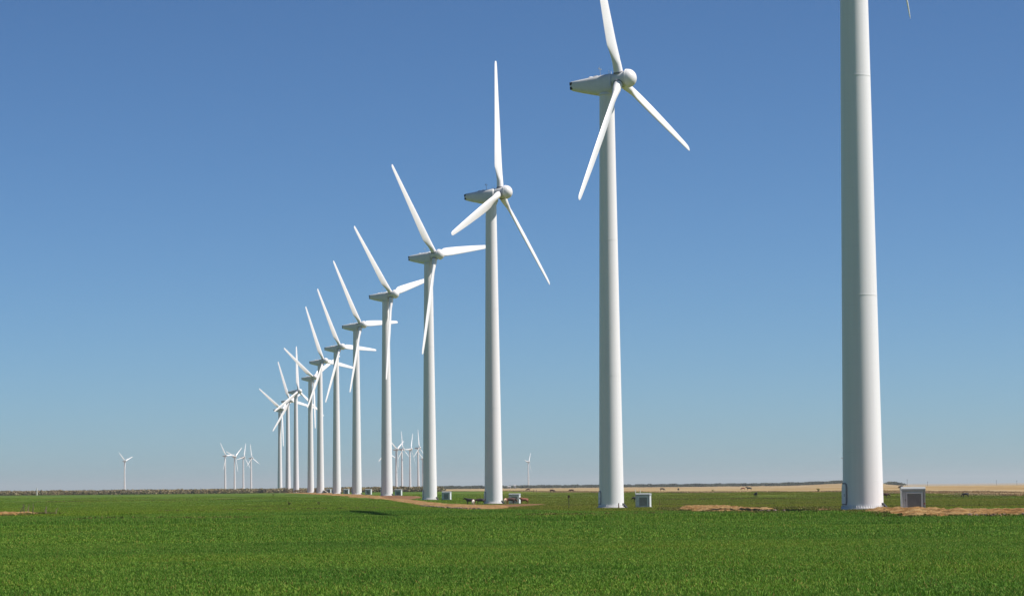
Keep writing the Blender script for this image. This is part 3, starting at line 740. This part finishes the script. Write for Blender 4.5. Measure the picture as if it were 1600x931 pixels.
def shrub_mesh(name, h, w_, n, m, leaf):
    V, Fc, K = [], [], []
    nb = 7; cen = [(rng.normal(0, w_*.28), rng.normal(0, w_*.28), h*rng.uniform(.35, .8)) for _ in range(nb)]
    for i in range(n):
        c = cen[rng.integers(nb)]; p = np.array(c)+rng.normal(0, 1, 3)*(w_*.17, w_*.17, h*.15); p[2] = min(max(p[2], .05), h)
        s = leaf*rng.uniform(.6, 1.3); u = rng.normal(0, 1, 3); u /= np.linalg.norm(u); t = np.cross(u, rng.normal(0, 1, 3)); t /= np.linalg.norm(t)
        b = len(V); V += [tuple(p-u*s), tuple(p+t*s*.6), tuple(p+u*s), tuple(p-t*s*.6)]; Fc.append((b, b+1, b+2, b+3)); K += [rng.uniform(0, 1)]*4
    for i in range(5):                                         # stems
        a = rng.uniform(0, 6.28); b = len(V); ex, ey = math.cos(a)*w_*.3, math.sin(a)*w_*.3
        V += [(-.08, 0, -.3), (.08, 0, -.3), (ex+.03, ey, h*.6), (ex-.03, ey, h*.6)]; Fc.append((b, b+1, b+2, b+3)); K += [0]*4
    me = bpy.data.meshes.new(name); me.from_pydata(V, [], Fc); me.materials.append(m)
    at = me.color_attributes.new('Col', 'FLOAT_COLOR', 'POINT')
    kk = np.array(K); at.data.foreach_set('color', np.stack([kk, kk, kk, np.ones_like(kk)], -1).ravel().astype(np.float32))
    return me
def scatter(name, pts, normals, scales, meshes, label, cat):
    coll = bpy.data.collections.new(name+'_sources')
    for k, me in enumerate(meshes):
        coll.objects.link(bpy.data.objects.new(name+'_source', me))
    me = bpy.data.meshes.new(name); me.from_pydata([tuple(p) for p in pts], [], [])
    rot = np.zeros((len(pts), 3)); rot[:, 2] = rng.uniform(0, 2*math.pi, len(pts))
    a = me.attributes.new('rot', 'FLOAT_VECTOR', 'POINT')
    # tilt to the ground slope, then spin about it
    rr = []
    for nrm, sp in zip(normals, rot[:, 2]):
        q = Vector(nrm).to_track_quat('Z', 'Y'); e = (q.to_matrix() @ Matrix.Rotation(sp, 3, 'Z')).to_euler(); rr.append(tuple(e))
    a.data.foreach_set('vector', np.array(rr, np.float32).ravel())
    s = me.attributes.new('scl', 'FLOAT_VECTOR', 'POINT'); s.data.foreach_set('vector', np.asarray(scales, np.float32).ravel())
    o = bpy.data.objects.new(name, me); C.objects.link(o)
    ng = bpy.data.node_groups.new(name+'_nodes', 'GeometryNodeTree')
    ng.interface.new_socket('Geometry', in_out='INPUT', socket_type='NodeSocketGeometry'); ng.interface.new_socket('Geometry', in_out='OUTPUT', socket_type='NodeSocketGeometry')
    N = ng.nodes; L = ng.links
    gi = N.new('NodeGroupInput'); go = N.new('NodeGroupOutput'); ip = N.new('GeometryNodeInstanceOnPoints'); ci = N.new('GeometryNodeCollectionInfo')
    ci.inputs['Collection'].default_value = coll; ci.inputs['Separate Children'].default_value = True; ci.inputs['Reset Children'].default_value = True
    na = N.new('GeometryNodeInputNamedAttribute'); na.data_type = 'FLOAT_VECTOR'; na.inputs['Name'].default_value = 'rot'
    ns = N.new('GeometryNodeInputNamedAttribute'); ns.data_type = 'FLOAT_VECTOR'; ns.inputs['Name'].default_value = 'scl'
    ri = N.new('FunctionNodeRandomValue'); ri.data_type = 'INT'; ri.inputs['Min'].default_value = 0 if False else ri.inputs['Min'].default_value
    for s_ in ri.inputs:
        if s_.name == 'Min' and s_.type == 'INT': s_.default_value = 0
        if s_.name == 'Max' and s_.type == 'INT': s_.default_value = max(0, len(meshes)-1)
    io = [s_ for s_ in ri.outputs if s_.type == 'INT'][0]
    ip.inputs['Pick Instance'].default_value = True
    L.new(gi.outputs[0], ip.inputs['Points']); L.new(ci.outputs[0], ip.inputs['Instance']); L.new(io, ip.inputs['Instance Index'])
    L.new(na.outputs[0], ip.inputs['Rotation']); L.new(ns.outputs[0], ip.inputs['Scale']); L.new(ip.outputs[0], go.inputs[0])
    o.modifiers.new('scatter', 'NODES').node_group = ng
    return tag(o, label, cat, None, 'stuff')
def slope(x, y, e=1.5):
    zx = (terr(x+e, y)-terr(x-e, y))/(2*e); zy = (terr(x, y+e)-terr(x, y-e))/(2*e)
    n = np.stack([-zx, -zy, np.ones_like(zx)], -1); return n/np.linalg.norm(n, axis=1, keepdims=True)
def lattice(y0, y1, step, tmax, t0=None):
    P = []
    y = y0
    while y < y1:
        lo = -tmax*y if t0 is None else t0*y
        xs = np.arange(lo, tmax*y, step); P.append(np.stack([xs, np.full_like(xs, y)], -1)); y += step
    P = np.concatenate(P); P += rng.uniform(-.3*step, .3*step, P.shape); return P
def field(name, y0, y1, step, tmax, meshes, label, zs=(.85, 1.15), fade=False, side=None):
    P = lattice(y0, y1, step, tmax)
    k = (P[:, 1] < tan_edge(P[:, 0], P[:, 1])) & ~on_dirt(P[:, 0], P[:, 1])
    if side is not None: k &= side(P)
    if fade: k &= rng.random(len(P)) < np.clip((1150-P[:, 1])/420, 0, 1)
    P = P[k]; z = terr(P[:, 0], P[:, 1]); n = slope(P[:, 0], P[:, 1], step*.5)
    sc = rng.uniform(.95, 1.12, len(P)); hs = rng.uniform(*zs, len(P))
    rows = 1+.85*np.sin(P[:, 1]*.9+.2*P[:, 0])*np.exp(-((P[:, 1]-205)/45)**2)
    scatter(name, np.stack([P[:, 0], P[:, 1], z], -1), n, np.stack([sc, sc, hs*rows], -1), meshes, label, 'wheat')
WT = 'short green winter wheat '
field('wheat', 36, 120, 2.0, .25, [tile('wheat_tile', 1700, 2.3, .07, .15, .014, .028, M['wheat'], clump=260) for _ in range(5)], WT+'covering the near foreground')
field('wheat', 120, 290, 4.0, .25, [tile('wheat_tile', 1700, 4.6, .07, .16, .025, .05, M['wheat'], clump=230) for _ in range(4)], WT+'covering the middle ground')
RIGHT = lambda P: P[:, 0]+.012*P[:, 1] > 0
LEFT = lambda P: ~RIGHT(P)
for side, mk, where in ((LEFT, 'grazed', 'left of the tower row'), (RIGHT, 'olive', 'on the grazed side right of the tower row')):
    field('wheat', 290, 620, 7.0, .25, [tile('wheat_tile', 1000, 8.2, .07, .15, .06, .14, M[mk], clump=150) for _ in range(4)], WT+where, side=side)
    field('wheat', 620, 1150, 14.0, .25, [tile('wheat_tile', 900, 16., .06, .13, .10, .22, M[mk], clump=150) for _ in range(4)], WT+'thinning out '+where, fade=True, side=side)
# dry grass fringe where wheat meets the pasture
P = lattice(700, 2300, 16.0, .22, -.03)
e = tan_edge(P[:, 0], P[:, 1]); P = P[(P[:, 1] > e*.99) & (P[:, 1] < e*(1.07+.05*np.sin(P[:, 0]*.05)))]
z = terr(P[:, 0], P[:, 1]); sc = rng.uniform(.8, 1.2, len(P))
scatter('dry_grass', np.stack([P[:, 0], P[:, 1], z], -1), slope(P[:, 0], P[:, 1], 5), np.stack([sc, sc, sc], -1), [tile('dry_tile', 700, 18, .1, .35, .12, .3, M['tanblade'], clump=110) for _ in range(3)], 'tan dry grass covering the far pasture', 'grass')
# weedy strips left between the drilled passes
P = []
for (xa, ya, xb, yb, n_) in ((30, 372, 120, 380, 130), (28, 690, 150, 720, 130), (10, 520, 60, 530, 50), (27, 312, 36, 330, 30), (-60, 470, -20, 500, 40), (-150, 820, -60, 860, 90), (120, 600, 160, 610, 40), (-38, 243, -22, 236, 16), (0, 240, 24, 232, 26)):
    t = rng.random(n_); P.append(np.stack([xa+(xb-xa)*t+rng.normal(0, .8, n_), ya+(yb-ya)*t+rng.normal(0, 4.0, n_)], -1))
for nm in ('dirt_bank', 'dirt_berm', 'dry_clearing', 'soil_patch'):
    A = np.array(DIRT[nm][0]); Bq = np.roll(A, -1, 0)
    for a, b in zip(A, Bq):
        n_ = int(np.hypot(b[0]-a[0], (b[1]-a[1])*.3)*1.6)+1; t = rng.random((n_, 1)); P.append(a+(b-a)*t+rng.normal(0, 1, (n_, 2))*(.4, 1.2))
P = np.concatenate(P); z = terr(P[:, 0], P[:, 1]); sc = rng.uniform(.6, 1.5, len(P))
scatter('weedy_strip', np.stack([P[:, 0], P[:, 1], z], -1), slope(P[:, 0], P[:, 1], 2), np.stack([sc*1.5, sc, sc], -1), [tile('weed_tile', 130, 2.6, .08, .24, .04, .09, M['weeds'], clump=6) for _ in range(3)], 'olive brown weedy strips between the wheat passes', 'weeds')
for x, y, h_, lb in ((-51.65, 623.8, .9, 'small dark upright weed in the green field left of the dirt track'), (-45.0, 625.6, .85, 'small dark weed close to the dirt track, right of a similar one'), (-100, 1127.5, .9, 'tiny dark bush in the wheat beyond the left field, below the four turbines'),
                     (77.6, 1056.4, 1.0, 'small dark bush on the edge of the tan pasture near two brown cows'), (107.3, 955.3, 1.3, 'small reddish bush on the pasture edge left of the giant tower')):
    root = empty('weed_bush', (x, y, gz(x, y)), lb, 'bush', 'small bushes out in the fields')
    for nm, mk in (('foliage', 'weeds'),):
        o = bpy.data.objects.new(nm, shrub_mesh(nm, h_, h_*.9, 90, M[mk], .12*h_)); C.objects.link(o); o.parent = root
# brush along the left horizon
P = []
for y0, y1, n_, t0, t1 in ((1830, 2150, 1100, -.24, -.055), (1700, 1950, 420, -.075, -.028), (2150, 4600, 1900, -.24, -.026)):
    y = rng.uniform(y0, y1, n_); t = rng.uniform(t0, t1, n_); P.append(np.stack([t*y, y], -1))
P = np.concatenate(P); z = terr(P[:, 0], P[:, 1]); sc = rng.uniform(.6, .98, len(P)); wx = sc*rng.uniform(1.0, 1.7, len(P))
scatter('brush', np.stack([P[:, 0], P[:, 1], z], -1), np.tile((0, 0, 1.), (len(P), 1)), np.stack([wx, wx, sc], -1), [shrub_mesh('brush_bush', 3.7, 4.5, 170, M['brush'], .55) for _ in range(4)], 'low brown mesquite brush along the left horizon', 'brush')
# wooded skyline in the centre and right
P = []
for y0, y1, n_, t0, t1 in ((4200, 6200, 2600, -.03, .1225), (4300, 5200, 900, .100, .1245), (4300, 4800, 120, .139, .1435)):
    y = rng.uniform(y0, y1, n_); t = rng.uniform(t0, t1, n_); P.append(np.stack([t*y, y], -1))
P = np.concatenate(P); z = terr(P[:, 0], P[:, 1]); sc = rng.uniform(.4, .85, len(P))*(1+.25*np.sin(P[:, 0]/P[:, 1]*700+P[:, 1]*.004)); wx = sc*rng.uniform(1.3, 2.6, len(P))
scatter('tree_line', np.stack([P[:, 0], P[:, 1], z], -1), np.tile((0, 0, 1.), (len(P), 1)), np.stack([wx, wx, sc], -1), [shrub_mesh('far_tree', 5.0, 6.5, 150, M['tree'], .9) for _ in range(4)], 'dark far off wooded skyline beyond the tan pasture', 'trees')

# rubble along the dirt banks
def stones(name, pts, label):
    bm = bmesh.new()
    for x, y, r_ in pts:
        m4 = Matrix.Translation((x, y, gz(x, y)+.12+r_*.3)) @ Matrix.Rotation(random.uniform(0, 6), 4, 'Z') @ Matrix.Diagonal((r_*random.uniform(.8, 1.5), r_, r_*random.uniform(.5, .8), 1))
        g = bmesh.ops.create_icosphere(bm, subdivisions=1, radius=1, matrix=m4)
        for v_ in g['verts']: v_.co += Vector((random.uniform(-1, 1), random.uniform(-1, 1), random.uniform(-1, 1)))*r_*.18
    tag(mesh_obj(name, bm, M['stone']), label, 'stones', None, 'stuff')
M['stone'] = plain('field_stone', (.17, .12, .085), .9, 0, .35, .7)
P = []
for a, b, n_ in (((37.6, 231), (33.5, 196), 40), ((34, 197), (50, 197), 60), ((50, 218), (41, 221), 30), ((19, 285), (25, 263), 30)):
    for i in range(n_):
        t = random.random(); P.append((a[0]+(b[0]-a[0])*t+random.gauss(0, .5), a[1]+(b[1]-a[1])*t+random.gauss(0, 1.2), random.uniform(.05, .2)*(1.6 if random.random() < .1 else 1)))
stones('rubble', P, 'rough stones scattered along the dirt banks at right')
P = []
for i in range(90):
    t = random.random(); j = -18.7+(-4.1+18.7)*t; P.append((j-.3+random.gauss(0, .4), 555+(405-555)*t+random.gauss(0, 3), random.uniform(.06, .24)))
stones('rubble', P, 'dark stones along the near edge of the dirt track')
# the thin air between here and the horizon
bm = bmesh.new(); box(bm, -46000, 46000, -46000, 46000, -13, 112)
hz = bpy.data.materials.new('haze'); hz.use_nodes = True; hn = hz.node_tree.nodes; hn.clear()
ho = hn.new('ShaderNodeOutputMaterial'); hv = hn.new('ShaderNodeVolumePrincipled')
hv.inputs['Color'].default_value = (.85, .93, .92, 1); hv.inputs['Density'].default_value = 5e-5; hv.inputs['Anisotropy'].default_value = .2
hz.node_tree.links.new(hv.outputs[0], ho.inputs['Volume'])
tag(mesh_obj('haze', bm, hz), 'pale thin haze lying over the whole plain', 'haze', None, 'stuff')
